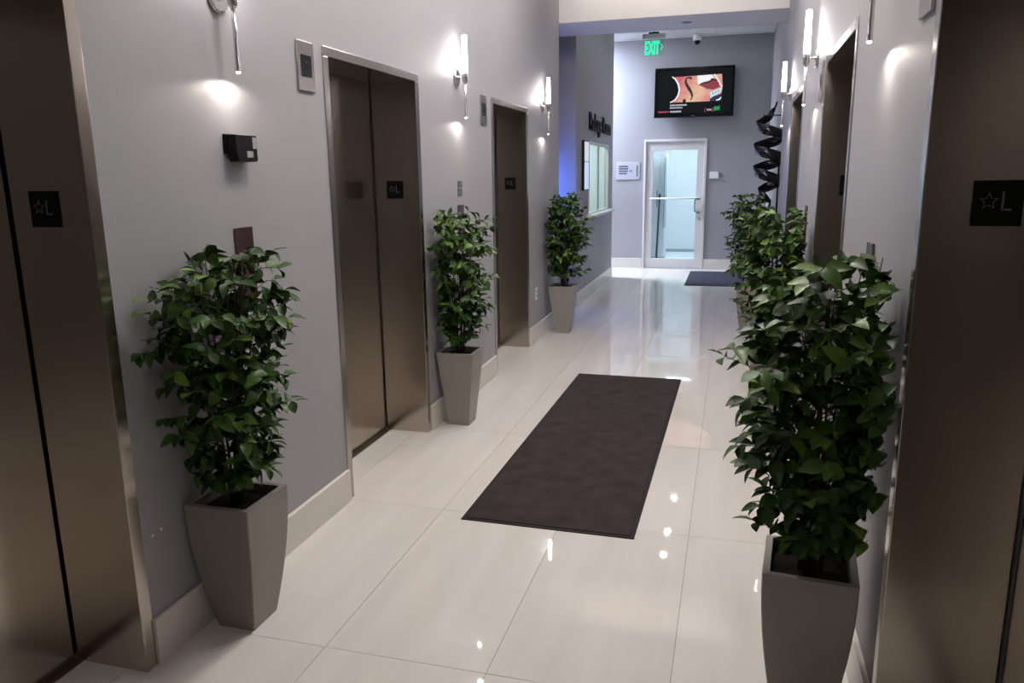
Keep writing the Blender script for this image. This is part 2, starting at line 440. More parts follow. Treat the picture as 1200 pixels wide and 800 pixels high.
def lift(side, outer, label, plate_label):
    """side -1: left wall (opens to +X); side +1: right wall (opens to -X)."""
    s = side
    wx = XL if s < 0 else XR
    a, b_ = outer
    jw = 0.05
    X = lambda d: wx + s * d                      # d: depth into the wall
    root = thing('elevator', label, 'elevator', (wx, (a + b_) / 2, 0), group='lifts along the corridor')
    ox, oy = wx, (a + b_) / 2
    def bx(name, mat, d0, d1, y0, y1, z0, z1, bevel=0.0, parent=root):
        return MB().box(X(d0) - ox, X(d1) - ox, y0 - oy, y1 - oy, z0, z1).build(name, mat, parent, bevel)
    bx('jamb', 'steel_frame', -0.006, 0.285, a, a + jw, 0, HEAD - 0.045, 0.003)
    bx('jamb', 'steel', -0.006, 0.285, b_ - jw, b_, 0, HEAD - 0.045, 0.003)
    bx('head', 'steel_frame', -0.006, 0.285, a, b_, HEAD - 0.045, HEAD, 0.003)
    mid = (a + b_) / 2
    bx('door_panel', 'steel', 0.292, 0.325, a + jw - 0.02, mid - 0.002, 0.008, HEAD - 0.03, 0.002)
    bx('door_panel', 'steel', 0.292, 0.325, mid + 0.002, b_ - jw - 0.008, 0.008, HEAD - 0.03, 0.002)
    bx('shaft_backing', 'shaft_dark', 0.33, 0.40, a, b_, 0, HEAD)  # near-black box standing in for the unlit shaft behind the door gaps
    bx('sill', 'sill_metal', 0.262, 0.33, a + jw, b_ - jw, 0.0005, 0.006)
    # floor plate on the far return, facing down the corridor to the viewer
    yp = b_ - jw
    cx = X(0.155); cz = 1.552; hw = 0.0535
    pl = MB().box(cx - hw - ox, cx + hw - ox, yp - 0.004 - oy, yp - oy, cz - hw, cz + hw).build('floor_plate', 'sign_black', root)
    pl['label'] = plate_label
    yo = yp - 0.004 - oy
    k = cx - ox
    o_, i_ = star_outline(k - 0.019, cz + 0.005, 0.0215, 0.0095, 0.0016)
    st = MB(); n = 10; bb = 0
    st.v = [(p[0], yo, p[1]) for p in o_] + [(p[0], yo, p[1]) for p in i_] + [(p[0], yo - 0.0015, p[1]) for p in o_] + [(p[0], yo - 0.0015, p[1]) for p in i_]
    for q in range(n):
        r_ = (q + 1) % n
        st.f += [(20 + q, 20 + r_, 30 + r_, 30 + q), (q, r_, 20 + r_, 20 + q), (10 + q, 10 + r_, 30 + r_, 30 + q)]
        st.sm += [False] * 3
    st.build('star', 'sign_grey', pl)
    MB().box(k + 0.008, k + 0.0125, yo - 0.0015, yo, cz - 0.017, cz + 0.027).box(k + 0.008, k + 0.030, yo - 0.0015, yo, cz - 0.017, cz - 0.0125).build('letter_l', 'sign_grey', pl)
    return root

lift(-1, LIFT_L[0], 'brushed steel lift doorway at the left edge of the picture', 'black floor plate with a star and the letter L')
lift(-1, LIFT_L[1], 'brushed steel lift doorway between the two nearer left plants', 'black floor plate with a star and the letter L')
lift(-1, LIFT_L[2], 'brushed steel lift doorway on the left wall, farthest from the viewer', 'black floor plate with a star and the letter L')
lift(1, LIFT_R[0], 'brushed steel lift doorway at the right edge of the picture', 'large black floor plate with a star and the letter L')
lift(1, LIFT_R[1], 'brushed steel lift doorway on the right wall, middle one of three', 'black floor plate with a star and the letter L')
lift(1, LIFT_R[2], 'narrow-looking steel lift doorway far down the right wall', 'black floor plate with a star and the letter L')

# ------------------------------------------------------------------ wall sconces
def sconce(side, y, label):
    s = side
    wx = XL if s < 0 else XR
    root = thing('wall_sconce', label, 'wall lamp', (wx, y, 2.28), group='tube sconces along the corridor walls')
    D = 0.066
    X = lambda d: -s * d
    bp = MB().tube([(X(0), 0, 0), (X(0.010), 0, 0), (X(0.014), 0, 0)], [0.056, 0.056, 0.048], 28).build('backplate', 'chrome', root)
    MB().tube([(X(0.010), 0, 0.0), (X(D), 0, 0.0)], 0.0055, 10).build('arm', 'chrome', root)
    MB().tube([(X(0.014), 0, 0.0), (X(0.022), 0, 0.0)], 0.012, 12).build('collar', 'chrome', root)
    MB().tube([(X(D), 0, -0.045), (X(D), 0, -0.030), (X(D), 0, 0.022), (X(D), 0, 0.026)], [0.008, 0.017, 0.021, 0.021], 16).build('holder', 'chrome', root)
    MB().tube([(X(D), 0, 0.022), (X(D), 0, 0.14), (X(D), 0, 0.264), (X(D), 0, 0.268)], [0.0185, 0.0178, 0.017, 0.014], 18).build('glass_tube', 'tube_glow', root)
    MB().tube([(X(D), 0, -0.045), (X(D), 0, -0.15), (X(D), 0, -0.255), (X(D), 0, -0.262)], [0.0085, 0.0082, 0.0095, 0.0095], 12).build('rod', 'chrome', root)
    MB().tube([(X(D), 0, -0.262), (X(D), 0, -0.267)], [0.0075, 0.005], 12).build('lens', 'tip_glow', root)
    ld = bpy.data.lights.new('sconce_spot', 'SPOT'); ld.energy = SPOT_W; ld.color = (1.0, 0.88, 0.76)
    ld.spot_size = math.radians(171); ld.spot_blend = 0.30; ld.shadow_soft_size = 0.008
    lo = bpy.data.objects.new('sconce_spot', ld); COL.objects.link(lo); lo.parent = root; lo.location = (X(D), 0, -0.282)
    return root
sconce(-1, 2.62, 'chrome tube sconce above the black wall box, upper part out of view')
sconce(-1, 5.20, 'glowing glass tube sconce between the second and third left lifts')
sconce(-1, 7.69, 'glowing glass tube sconce at the far end of the left wall')
sconce(1, 2.72, 'chrome sconce on the right wall nearest the viewer, only its rod showing')
sconce(1, 5.12, 'glowing tube sconce beyond the middle right lift')
sconce(1, 7.40, 'farthest glowing tube sconce on the right wall above the sculpture')

# ------------------------------------------------------------------ lift lanterns, call stations, small wall fixtures
def lantern(side, y, label):
    s = side; wx = XL if s < 0 else XR
    root = thing('lift_lantern', label, 'indicator', (wx, y, 2.112), group='lift arrival lanterns')
    X = lambda d: -s * d
    MB().box(X(0), X(0.010), -0.07, 0.07, -0.105, 0.105).build('faceplate', 'steel_frame', root, 0.002)
    sc = MB().box(X(0.010), X(0.0115), -0.043, 0.043, -0.045, 0.047).build('display', 'indicator_glass', root)
    ar = MB()
    pts = [(0.011 * math.cos(t), 0.008 + 0.011 * math.sin(t)) for t in [math.pi * k / 8 for k in range(9)]]
    ar.tube([(X(0.0120), 0.011, -0.016)] + [(X(0.0120), p, q) for p, q in pts] + [(X(0.0120), -0.011, -0.016)], 0.0016, 6)
    ar.build('arrow', 'arrow_grey', sc)
    return root
lantern(-1, 3.211, 'steel lift lantern left of the second left lift doorway')
lantern(-1, 5.785, 'steel lift lantern just before the far left lift doorway')
lantern(1, 2.255, 'steel lift lantern by the right edge at the top of the picture')
lantern(1, 4.78, 'steel lift lantern beside the middle right lift doorway')

def call_station(side, y, ztop, label, mat='call_plate'):
    s = side; wx = XL if s < 0 else XR
    root = thing('call_station', label, 'call panel', (wx, y, ztop - 0.14), group='lift call stations')
    X = lambda d: -s * d
    MB().box(X(0), X(0.008), -0.058, 0.058, -0.14, 0.14).build('faceplate', mat, root, 0.002)
    for z in (0.03, -0.03):
        b1 = MB().tube([(X(0.008), 0, z), (X(0.013), 0, z)], [0.017, 0.016], 16).build('button', 'steel_frame', root)
        MB().tube([(X(0.013), 0, z), (X(0.0138), 0, z)], [0.010, 0.010], 12).build('button_lens', 'button_red', b1)
    return root
call_station(-1, 2.655, 1.447, 'steel lift call plate with a red reflection in its colour, rising behind the nearest left plant')
call_station(-1, 5.215, 1.43, 'steel lift call plate behind the second left plant')
call_station(1, 2.78, 1.40, 'steel lift call plate behind the nearest right plant')
call_station(1, 5.22, 1.42, 'thin-looking steel lift call plate between the right lifts')

nt_ = thing('notice_plate', 'small grey two-line notice plate above the second left plant', 'sign', (XL, 5.215, 1.543))
MB().box(0, 0.004, -0.044, 0.044, 0.006, 0.052).build('upper_plate', 'notice_grey', nt_)
MB().box(0, 0.004, -0.044, 0.044, -0.052, 0.0).build('lower_plate', 'notice_grey', nt_)

# black box under the first sconce
bxr = thing('sensor_box', 'small black plastic box with grey stickers below the nearest left sconce', 'wall box', (XL, 2.662, 1.752))
MB().box(0, 0.012, -0.082, 0.066, -0.028, 0.046).build('back_plate', 'plastic_black', bxr, 0.003)
bod = MB().prism([(-0.062, -0.056), (0.060, -0.056), (0.066, -0.05), (0.066, 0.044), (-0.074, 0.044), (-0.074, -0.01)],
                 lambda p, q: (0.010, p, q), lambda p, q: (0.050, p * 0.97, q * 0.98)).build('body', 'plastic_black', bxr, 0.003)
MB().box(0.0495, 0.0506, 0.034, 0.059, -0.006, 0.036).build('sticker', 'label_grey', bod)
MB().box(0.0495, 0.0506, -0.006, 0.034, -0.040, -0.016).build('sticker', 'label_grey', bod)
MB().box(0.020, 0.046, -0.05, 0.02, 0.0432, 0.0445).build('sticker', 'plastic_white', bod)

ot = thing('wall_outlet', 'white wall outlet cover low on the left by the far lift', 'outlet', (XL, 7.402, 0.472))
MB().box(0, 0.006, -0.037, 0.037, -0.06, 0.06).build('cover', 'plastic_white', ot, 0.002)
for z in (0.022, -0.022):
    MB().box(0.006, 0.0075, -0.016, 0.016, z - 0.013, z + 0.013).build('socket', 'label_grey', ot)

# ------------------------------------------------------------------ ceiling lights
def troffer(name, x, y, z, w, l, mat, label, group):
    root = thing(name, label, 'ceiling light', (x, y, z), group=group)
    fr = MB()
    t = 0.03
    fr.box(-w / 2, w / 2, -l / 2, -l / 2 + t, -0.012, 0).box(-w / 2, w / 2, l / 2 - t, l / 2, -0.012, 0)
    fr.box(-w / 2, -w / 2 + t, -l / 2 + t, l / 2 - t, -0.012, 0).box(w / 2 - t, w / 2, -l / 2 + t, l / 2 - t, -0.012, 0)
    fr.build('frame', 'tbar_white', root)
    MB().box(-w / 2 + t, w / 2 - t, -l / 2 + t, l / 2 - t, -0.008, -0.002).build('diffuser', mat, root)
    return root
for y, w_ in ((2.9, 'nearest'), (4.5, 'middle'), (6.1, 'farthest')):  # unseen panels, added to light the corridor floor and walls
    troffer('added_ceiling_light', -0.70, y, ZC, 0.6, 0.6, 'panel_glow', 'added unseen warm white ceiling panel over the lift corridor, %s of three' % w_, 'added corridor ceiling lights')
troffer('added_ceiling_light', -0.70, -1.0, ZC, 0.30, 0.45, 'panel_glow', 'small added ceiling panel behind the viewer, brightening the steel reflections', 'added corridor ceiling lights')  # added behind the viewer so the lower steel reflects a brighter floor
cv = thing('added_wash_light', 'added hidden light strip washing the cream bulkhead from the ceiling', 'added light', (-0.70, 8.30, ZC))  # unseen strip added to brighten the face of the bulkhead
MB().box(-1.1, 1.1, -0.10, -0.08, -0.12, 0).build('light_shield', 'ceiling_paint', cv)  # hides the added strip from the floor reflection
MB().box(-1.0, 1.0, -0.06, 0.0, -0.03, -0.02).build('diffuser', 'wash_glow', cv)
MB().box(-1.0, 1.0, -0.06, 0.0, -0.02, 0.0).build('housing', 'tbar_white', cv)
for x, w_ in ((-3.0, 'nearer the corridor'), (-4.4, 'deeper in the hall')):  # unseen panels added for the cool light on the far wall
    troffer('added_hall_light', x, 13.03, ZF, 0.6, 0.6, 'hall_glow', 'added unseen cool white ceiling panel in the side hall, ' + w_, 'added side hall ceiling lights')
def downlight(x, y, label):
    root = thing('downlight', label, 'ceiling light', (x, y, ZF), group='round downlights beyond the bulkhead')
    MB().tube([(0, 0, 0), (0, 0, -0.006)], [0.095, 0.088], 24).build('trim_ring', 'tbar_white', root)
    MB().tube([(0, 0, -0.006), (0, 0, -0.009)], [0.042, 0.04], 24).build('lens', 'down_glow', root)
for y, w_ in ((10.47, 'nearest the bulkhead'), (11.22, 'middle of three'), (12.55, 'nearest the television')):
    downlight(-0.745, y, 'small round downlight in the far tiled ceiling, ' + w_)
sp_ = thing('sprinkler_cover', 'small round flush sprinkler cover under the cream bulkhead', 'sprinkler', (-0.552, 8.89, ZH))
MB().tube([(0, 0, 0), (0, 0, -0.004), (0, 0, -0.005)], [0.048, 0.048, 0.040], 24).build('cover_plate', 'alu', sp_)
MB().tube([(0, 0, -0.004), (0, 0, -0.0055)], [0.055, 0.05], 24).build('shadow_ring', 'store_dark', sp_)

# ------------------------------------------------------------------ unseen blue lamp added for the passage glow
bl = thing('added_blue_light', 'unseen blue light added round the corner for the glow on the end face', 'lamp', (-2.36, 9.16, 0))
MB().tube([(0, 0, 0.0005), (0, 0, 0.02), (0, 0, 0.03)], [0.12, 0.12, 0.03], 20).build('base', 'plastic_black', bl)
MB().tube([(0, 0, 0.03), (0, 0, 1.2)], 0.02, 12).build('column', 'plastic_black', bl)
MB().tube([(0, 0, 1.2), (0, 0, 1.75)], 0.045, 16).build('lens', 'blue_glow', bl)
MB().tube([(0, 0, 1.75), (0, 0, 1.78)], 0.048, 16).build('cap', 'plastic_black', bl)

# ------------------------------------------------------------------ service window
w1 = thing('window_1', 'sliding glass service window with pale panes below the lettering', 'window', (XL, WY0, WZ0), kind='structure')
ww, wh = WY1 - WY0, WZ1 - WZ0
fr = 0.035
MB().box(-0.040, 0.008, 0, fr, 0, wh).build('window_frame', 'tbar_white', w1)
MB().box(-0.040, 0.008, ww - fr, ww, 0, wh).build('window_frame', 'tbar_white', w1)
MB().box(-0.040, 0.008, fr, ww - fr, wh - fr, wh).build('window_frame', 'tbar_white', w1)
MB().box(-0.040, 0.008, fr, ww - fr, 0, 0.02).build('window_frame', 'tbar_white', w1)
MB().box(-0.018, -0.012, fr, ww * 0.53, 0.02, wh - fr).build('pane', 'window_glass', w1)
MB().box(-0.032, -0.026, ww * 0.50, ww - fr, 0.02, wh - fr).build('pane', 'window_glass', w1)
MB().box(-0.024, -0.006, ww * 0.515, ww * 0.53, 0.02, wh - fr).build('meeting_stile', 'alu', w1)
MB().box(-0.02, 0.10, -0.13, ww + 0.06, -0.038, -0.004).build('window_sill', 'plastic_white', w1, 0.004)
pk = thing('added_package_light', 'unseen ceiling panel added to brighten the room behind the service window', 'ceiling light', (-2.28, 11.0, 2.7))  # unseen panel added so the panes look pale
MB().box(-0.3, 0.3, -0.3, 0.3, -0.012, 0).build('frame', 'tbar_white', pk)
MB().box(-0.27, 0.27, -0.27, 0.27, -0.016, -0.012).build('diffuser', 'pkg_glow', pk)

dp = thing('display_panel', 'narrow lit white display panel left of the service window', 'display', (XL, 10.0, 1.73))
MB().box(0, 0.028, -0.17, 0.17, -0.31, 0.31).build('housing', 'plastic_black', dp, 0.003)
MB().box(0.028, 0.030, -0.14, 0.155, 0.055, 0.295).build('upper_screen', 'kiosk_glow', dp)
MB().box(0.028, 0.030, -0.14, 0.155, -0.295, 0.045).build('lower_screen', 'kiosk_glow_blue', dp)

# raised letters
def text_mesh(ch, size, ext, fat=0.0):
    cu = bpy.data.curves.new('letter', 'FONT'); cu.body = ch; cu.size = size; cu.extrude = ext; cu.offset = fat
    o = bpy.data.objects.new('letter_src', cu); COL.objects.link(o)
    bpy.context.view_layer.update()
    dg = bpy.context.evaluated_depsgraph_get()
    me = bpy.data.meshes.new_from_object(o.evaluated_get(dg))
    bpy.data.objects.remove(o); bpy.data.curves.remove(cu)
    return me
def lettering(root, text, size, ext, mat, origin, ux, uz, total, bold=0.0, name='letter', gap=0.06, space=0.32):
    """lay letters from origin along ux with up uz; scaled horizontally to 'total' length"""
    ms = []; x = 0.0
    for ch in text:
        if ch == ' ': x += size * space; continue
        me = text_mesh(ch, size, ext, bold)
        xs = [v.co.x for v in me.vertices]; x0, x1 = min(xs), max(xs)
        ms.append((me, x - x0)); x += (x1 - x0) + size * gap
    sc = total / (x - size * gap)
    un = Vector(ux).cross(Vector(uz))
    for me, off in ms:
        for v in me.vertices:
            a = (v.co.x + off) * sc; b_ = v.co.y; c_ = v.co.z
            v.co = Vector(origin) + Vector(ux) * a + Vector(uz) * b_ + un * c_
        me.materials.clear(); me.materials.append(MATS[mat])
        o = bpy.data.objects.new(name, me); COL.objects.link(o); o.parent = root
pr_ = thing('package_room_sign', 'raised black letters reading Package Room above the service window', 'sign', (XL, 10.29, 2.19))
lettering(pr_, 'Package Room', 0.325, 0.012, 'plastic_black', (0.012, 0.0, 0.0), (0, 1, 0), (0, 0, 1), 1.75)

# ------------------------------------------------------------------ far glazed door with the storeroom behind it
d1 = thing('door_1', 'white framed full-glass door in the far end wall', 'door', (-0.9735, YF, 0), kind='structure')
fx0, fx1 = -0.5185, 0.5185
fm = 0.036
MB().box(fx0, fx0 + fm, -0.02, 0.10, 0, 2.175).build('door_frame', 'door_paint', d1, 0.002)
MB().box(fx1 - fm, fx1, -0.02, 0.10, 0, 2.175).build('door_frame', 'door_paint', d1, 0.002)
MB().box(fx0 + fm, fx1 - fm, -0.02, 0.10, 2.175 - fm, 2.175).build('door_frame', 'door_paint', d1, 0.002)
lx0, lx1, lz1 = fx0 + fm + 0.004, fx1 - fm - 0.004, 2.175 - fm - 0.004
st = 0.112
lf = MB().box(lx0, lx0 + st, 0.01, 0.055, 0.008, lz1).build('stile', 'door_paint', d1, 0.002)
MB().box(lx1 - st, lx1, 0.01, 0.055, 0.008, lz1).build('stile', 'door_paint', d1, 0.002)
MB().box(lx0 + st, lx1 - st, 0.01, 0.055, lz1 - 0.14, lz1).build('top_rail', 'door_paint', d1, 0.002)
MB().box(lx0 + st, lx1 - st, 0.01, 0.055, 0.008, 0.17).build('bottom_rail', 'door_paint', d1, 0.002)
MB().box(lx0 + st, lx1 - st, 0.028, 0.036, 0.17, lz1 - 0.14).build('glass', 'door_glass', d1)
MB().tube([(lx0 + st * 0.8, 0.0, 1.195), (lx0 + st * 0.8, -0.05, 1.195), (lx1 - st * 0.55, -0.05, 1.195), (lx1 - st * 0.55, 0.0, 1.195)], 0.014, 10).build('push_bar', 'plastic_white', d1)
MB().tube([(lx1 - 0.05, 0.0, 1.195), (lx1 - 0.05, -0.065, 1.19), (lx1 - 0.125, -0.065, 1.17), (lx1 - 0.125, -0.065, 0.98), (lx1 - 0.05, -0.065, 0.955), (lx1 - 0.05, 0.0, 0.955)], 0.010, 10).build('pull_handle', 'store_dark', d1)
MB().tube([(lx1 - 0.045, 0.012, 0.86), (lx1 - 0.045, -0.008, 0.86)], [0.024, 0.02], 14).build('lock', 'alu', d1)
for z in (0.25, 1.85):
    MB().tube([(lx0 - 0.002, -0.012, z), (lx0 - 0.002, -0.012, z + 0.1)], 0.009, 8).build('hinge', 'alu', d1)
MB().box(fx0 + fm, fx1 - fm, -0.02, 0.10, 0.0005, 0.007).build('threshold', 'alu', d1)

sr = MB()
SX0, SX1, SY0, SY1, SZ = -2.2, 0.2, YF + 0.12, 16.6, 2.55
sr.box(SX0 - 0.1, SX0, SY0, SY1, 0, SZ).box(SX1, SX1 + 0.1, SY0, SY1, 0, SZ).box(SX0 - 0.1, SX1 + 0.1, SY1, SY1 + 0.1, 0, SZ).box(SX0 - 0.1, SX1 + 0.1, SY0, SY1 + 0.1, SZ, SZ + 0.1)
sr = sr.build('wall_storeroom', 'store_wall'); struct(sr, 'pale blue-white walls of the bright room behind the glass door', 'wall')
MB().box(SX0, SX1, SY0, SY1, -0.0024, 0.0005).build('floor_covering', 'store_wall', sr)
MB().box(SX0, SX1, SY1 - 0.015, SY1, 0.0005, 0.06).build('base_strip', 'store_grey', sr)
troffer('storeroom_light', -0.9, 15.3, SZ, 0.6, 1.2, 'store_glow', 'bright ceiling light panel in the room behind the glass door', 'storeroom lights')
troffer('storeroom_light', -0.9, 14.2, SZ, 1.2, 0.3, 'store_glow', 'slim ceiling light panel just behind the glass door', 'storeroom lights')
# tall cabinet with an open leaf, and a dark pole
cb = thing('tall_cabinet', 'tall pale cabinet seen through the glass door', 'cabinet', (-1.33, 15.25, 0.0005))
MB().box(-0.28, 0.10, -0.25, 0.25, 0.05, 1.98).build('body', 'store_wall', cb, 0.004)
MB().box(-0.27, 0.09, -0.24, 0.24, 0, 0.05).build('plinth', 'store_grey', cb)
MB().box(0.102, 0.125, -0.62, -0.22, 0.62, 1.90).build('open_door', 'store_grey', cb, 0.003)
MB().box(-0.26, -0.02, -0.268, -0.252, 0.10, 1.90).build('door', 'store_wall', cb, 0.003)
MB().tube([(-0.045, -0.268, 1.0), (-0.045, -0.29, 1.02), (-0.045, -0.29, 1.28), (-0.045, -0.268, 1.30)], 0.008, 8).build('handle', 'store_dark', cb)
pol = thing('leaning_pole', 'dark metal pole standing behind the glass door', 'pole', (-1.30, 14.25, 0.0005))
MB().tube([(0, 0, 0.02), (0.03, 0.03, 1.18)], 0.018, 10).build('shaft', 'store_dark', pol)
MB().tube([(0, 0, 0.0), (0, 0, 0.03)], [0.028, 0.022], 10).build('foot', 'store_dark', pol)
MB().tube([(0.03, 0.03, 1.18), (0.035, 0.032, 1.26)], [0.026, 0.02], 10).build('grip', 'store_dark', pol)

# ------------------------------------------------------------------ television
tvr = thing('television', 'black wall-mounted television showing a violin close-up', 'television', (-0.69, YF, 2.905))
tilt = Matrix.Rotation(math.radians(-4), 4, 'X')
TW, TH = 0.632, 0.392
def tvpart(mb, name, mat, parent, bevel=0.0):
    mb.v = [tuple(tilt @ Vector(p) + Vector((0, -0.105, 0))) for p in mb.v]
    return mb.build(name, mat, parent, bevel)
MB().box(-0.22, 0.22, -0.10, 0, -0.14, 0.14).build('wall_mount', 'plastic_black', tvr)
bez = MB()
bt = 0.040
bez.box(-TW, TW, -0.04, 0.03, -TH, -TH + bt + 0.012).box(-TW, TW, -0.04, 0.03, TH - bt, TH).box(-TW, -TW + bt, -0.04, 0.03, -TH + bt, TH - bt).box(TW - bt, TW, -0.04, 0.03, -TH + bt, TH - bt)
tvpart(bez, 'bezel', 'bezel', tvr)
scr = tvpart(MB().box(-TW + bt, TW - bt, -0.032, 0.02, -TH + bt + 0.012, TH - bt), 'screen', 'screen_idle', tvr)
def pic(poly, name, mat, d):
    """flat shape on the screen; pixel coordinates of the picture area (0..1 across the bezel, 0..1 down)"""
    pts = [((p - 0.5) * 2 * TW, (0.5 - q) * 2 * TH) for p, q in poly]
    mb = MB().prism(pts, lambda a, c: (a, -0.033, c), lambda a, c: (a, -0.033 - d, c))
    return tvpart(mb, name, mat, scr)
def band(path, w):
    L_, R2 = [], []
    for i, (x, y) in enumerate(path):
        x0, y0 = path[max(0, i - 1)]; x1, y1 = path[min(len(path) - 1, i + 1)]
        dx, dy = x1 - x0, (y1 - y0) * TH / TW; l = math.hypot(dx, dy) or 1
        ww_ = w[i] if hasattr(w, '__len__') else w
        L_.append((x - dy / l * ww_, y + dx / l * ww_ * TW / TH)); R2.append((x + dy / l * ww_, y - dx / l * ww_ * TW / TH))
    return L_ + R2[::-1]
def strip(path, w, name, mat, d):
    w = w if hasattr(w, '__len__') else [w] * len(path)
    mb = MB()
    poly = band(path, w); n = len(path)
    pts = [((p - 0.5) * 2 * TW, (0.5 - q) * 2 * TH) for p, q in poly]
    for i in range(n - 1):
        quad = [pts[i], pts[i + 1], pts[2 * n - 2 - i], pts[2 * n - 1 - i]]
        mb.prism(quad, lambda a, c: (a, -0.033, c), lambda a, c: (a, -0.033 - d, c))
    return tvpart(mb, name, mat, scr)
pic([(0.235, 0.185), (0.30, 0.185), (0.84, 0.165), (0.855, 0.42), (0.83, 0.70), (0.20, 0.70), (0.29, 0.60), (0.315, 0.45), (0.29, 0.30)], 'violin_body', 'tv_wood', 0.0006)
strip([(0.215, 0.175), (0.262, 0.235), (0.298, 0.33), (0.315, 0.45), (0.30, 0.56), (0.262, 0.65), (0.20, 0.70)], [0.006, 0.010, 0.011, 0.011, 0.010, 0.008, 0.006], 'violin_edge', 'tv_white', 0.0012)
strip([(0.455, 0.245), (0.45, 0.215), (0.425, 0.205), (0.40, 0.225), (0.388, 0.275), (0.40, 0.34), (0.43, 0.42), (0.462, 0.50), (0.478, 0.57), (0.476, 0.62), (0.455, 0.66)], [0.017, 0.015, 0.008, 0.010, 0.013, 0.017, 0.019, 0.016, 0.012, 0.008, 0.006], 'sound_hole', 'tv_brown', 0.0010)
pic([(0.535, 0.178), (0.72, 0.168), (0.745, 0.26), (0.66, 0.30), (0.61, 0.33), (0.545, 0.36)], 'bridge', 'tv_white', 0.0010)
pic([(0.545, 0.36), (0.61, 0.33), (0.66, 0.30), (0.745, 0.26), (0.80, 0.32), (0.82, 0.42), (0.74, 0.47), (0.66, 0.45), (0.60, 0.40)], 'red_wood', 'tv_crimson', 0.0009)
strip([(0.58, 0.345), (0.64, 0.325), (0.69, 0.31), (0.72, 0.265), (0.78, 0.285)], [0.008, 0.013, 0.010, 0.016, 0.010], 'bridge_feet', 'tv_brown', 0.0013)
strip([(0.745, 0.165), (0.80, 0.29), (0.845, 0.42)], 0.008, 'white_edge', 'tv_white', 0.0012)
pic([(0.695, 0.53), (0.84, 0.425), (0.852, 0.455), (0.83, 0.54), (0.71, 0.64)], 'white_label', 'tv_cyan', 0.0012)
strip([(0.735, 0.565), (0.742, 0.525)], 0.004, 'mark', 'tv_brown', 0.0016)
strip([(0.768, 0.545), (0.775, 0.505)], 0.004, 'mark', 'tv_brown', 0.0016)
strip([(0.80, 0.52), (0.808, 0.48)], 0.004, 'mark', 'tv_brown', 0.0016)
pic([(0.70, 0.70), (0.705, 0.65), (0.75, 0.60), (0.845, 0.56), (0.848, 0.70)], 'dark_corner', 'tv_navy', 0.0014)
strip([(0.78, 0.685), (0.82, 0.67), (0.842, 0.625)], [0.006, 0.010, 0.006], 'dark_corner_glint', 'tv_white', 0.0018)
pic([(0.362, 0.64), (0.40, 0.64), (0.402, 0.70), (0.36, 0.70)], 'peg', 'tv_brown', 0.0010)
# caption lines, too blurred to read
random.seed(4)
def caption(x0, x1, yc, h, mat):
    x = x0
    while x < x1:
        w_ = random.uniform(0.009, 0.02); pic([(x, yc - h * random.uniform(0.7, 1)), (min(x + w_, x1), yc - h * random.uniform(0.7, 1)), (min(x + w_, x1), yc + h), (x, yc + h)], 'caption', mat, 0.0006); x += w_ + 0.004
caption(0.20, 0.415, 0.755, 0.017, 'tv_text')
caption(0.20, 0.36, 0.808, 0.015, 'tv_text')
caption(0.205, 0.345, 0.885, 0.018, 'tv_text')
pic([(0.05, 0.872), (0.185, 0.872), (0.185, 0.90), (0.05, 0.90)], 'red_bar', 'tv_red', 0.0006)
strip([(0.665, 0.835), (0.645, 0.84), (0.642, 0.90), (0.662, 0.905)], 0.004, 'badge', 'tv_red', 0.0006)
strip([(0.735, 0.835), (0.75, 0.84), (0.75, 0.90), (0.735, 0.905)], 0.004, 'badge', 'tv_red', 0.0006)
caption(0.672, 0.728, 0.868, 0.018, 'tv_text')
pic([(0.755, 0.835), (0.765, 0.80), (0.80, 0.815), (0.825, 0.79), (0.83, 0.835), (0.825, 0.86), (0.76, 0.90)], 'badge', 'tv_green', 0.0006)
caption(0.79, 0.835, 0.872, 0.010, 'tv_green')
tvpart(MB().box(-0.025, 0.025, -0.0415, -0.040, -TH + 0.012, -TH + 0.020), 'maker_mark', 'label_grey', tvr)
tvpart(MB().box(0.05, 0.15, -0.0412, -0.040, TH - 0.020, TH - 0.012), 'sensor_strip', 'store_dark', tvr)

# ------------------------------------------------------------------ exit sign, camera, plaque, reader
ex = thing('exit_sign', 'hanging green edge-lit EXIT sign', 'exit sign', (-1.255, 12.5, 3.48))
MB().box(-0.17, 0.17, -0.03, 0.03, 0.125, 0.19).build('housing', 'alu', ex, 0.003)
MB().box(-0.075, 0.075, -0.05, 0.05, 0.19, 0.21).build('canopy', 'plastic_black', ex)
MB().tube([(0, 0, 0.2), (0, 0, ZF - 3.48)], 0.01, 8).build('stem', 'plastic_black', ex)
pa = MB().box(-0.15, 0.15, -0.004, 0.004, -0.125, 0.125).build('panel', 'exit_acrylic', ex)
lettering(pa, 'EXIT', 0.26, 0.003, 'exit_green', (-0.13, -0.006, -0.095), (1, 0, 0), (0, 0, 1), 0.215, gap=0.05, bold=0.007)
for o in pa.children:   # heavier strokes
    md = o.modifiers.new('thick', 'SOLIDIFY'); md.thickness = 0.006; md.offset = 1
MB().prism([(0.100, -0.04), (0.112, -0.045), (0.140, 0.0), (0.112, 0.045), (0.100, 0.04), (0.124, 0.0)], lambda p, q: (p, -0.004, q), lambda p, q: (p, -0.009, q)).build('chevron', 'exit_green', pa)

cd = thing('security_camera', 'white dome security camera under the ceiling above the television', 'camera', (-0.66, 13.36, ZF))
MB().tube([(0, 0, 0), (0, 0, -0.07), (0, 0, -0.10)], [0.07, 0.07, 0.062], 20).build('housing', 'plastic_white', cd)
MB().tube([(0, 0, -0.095), (0, 0, -0.125), (0, 0, -0.15), (0, 0, -0.16)], [0.05, 0.046, 0.03, 0.008], 18).build('dome', 'plastic_black', cd)

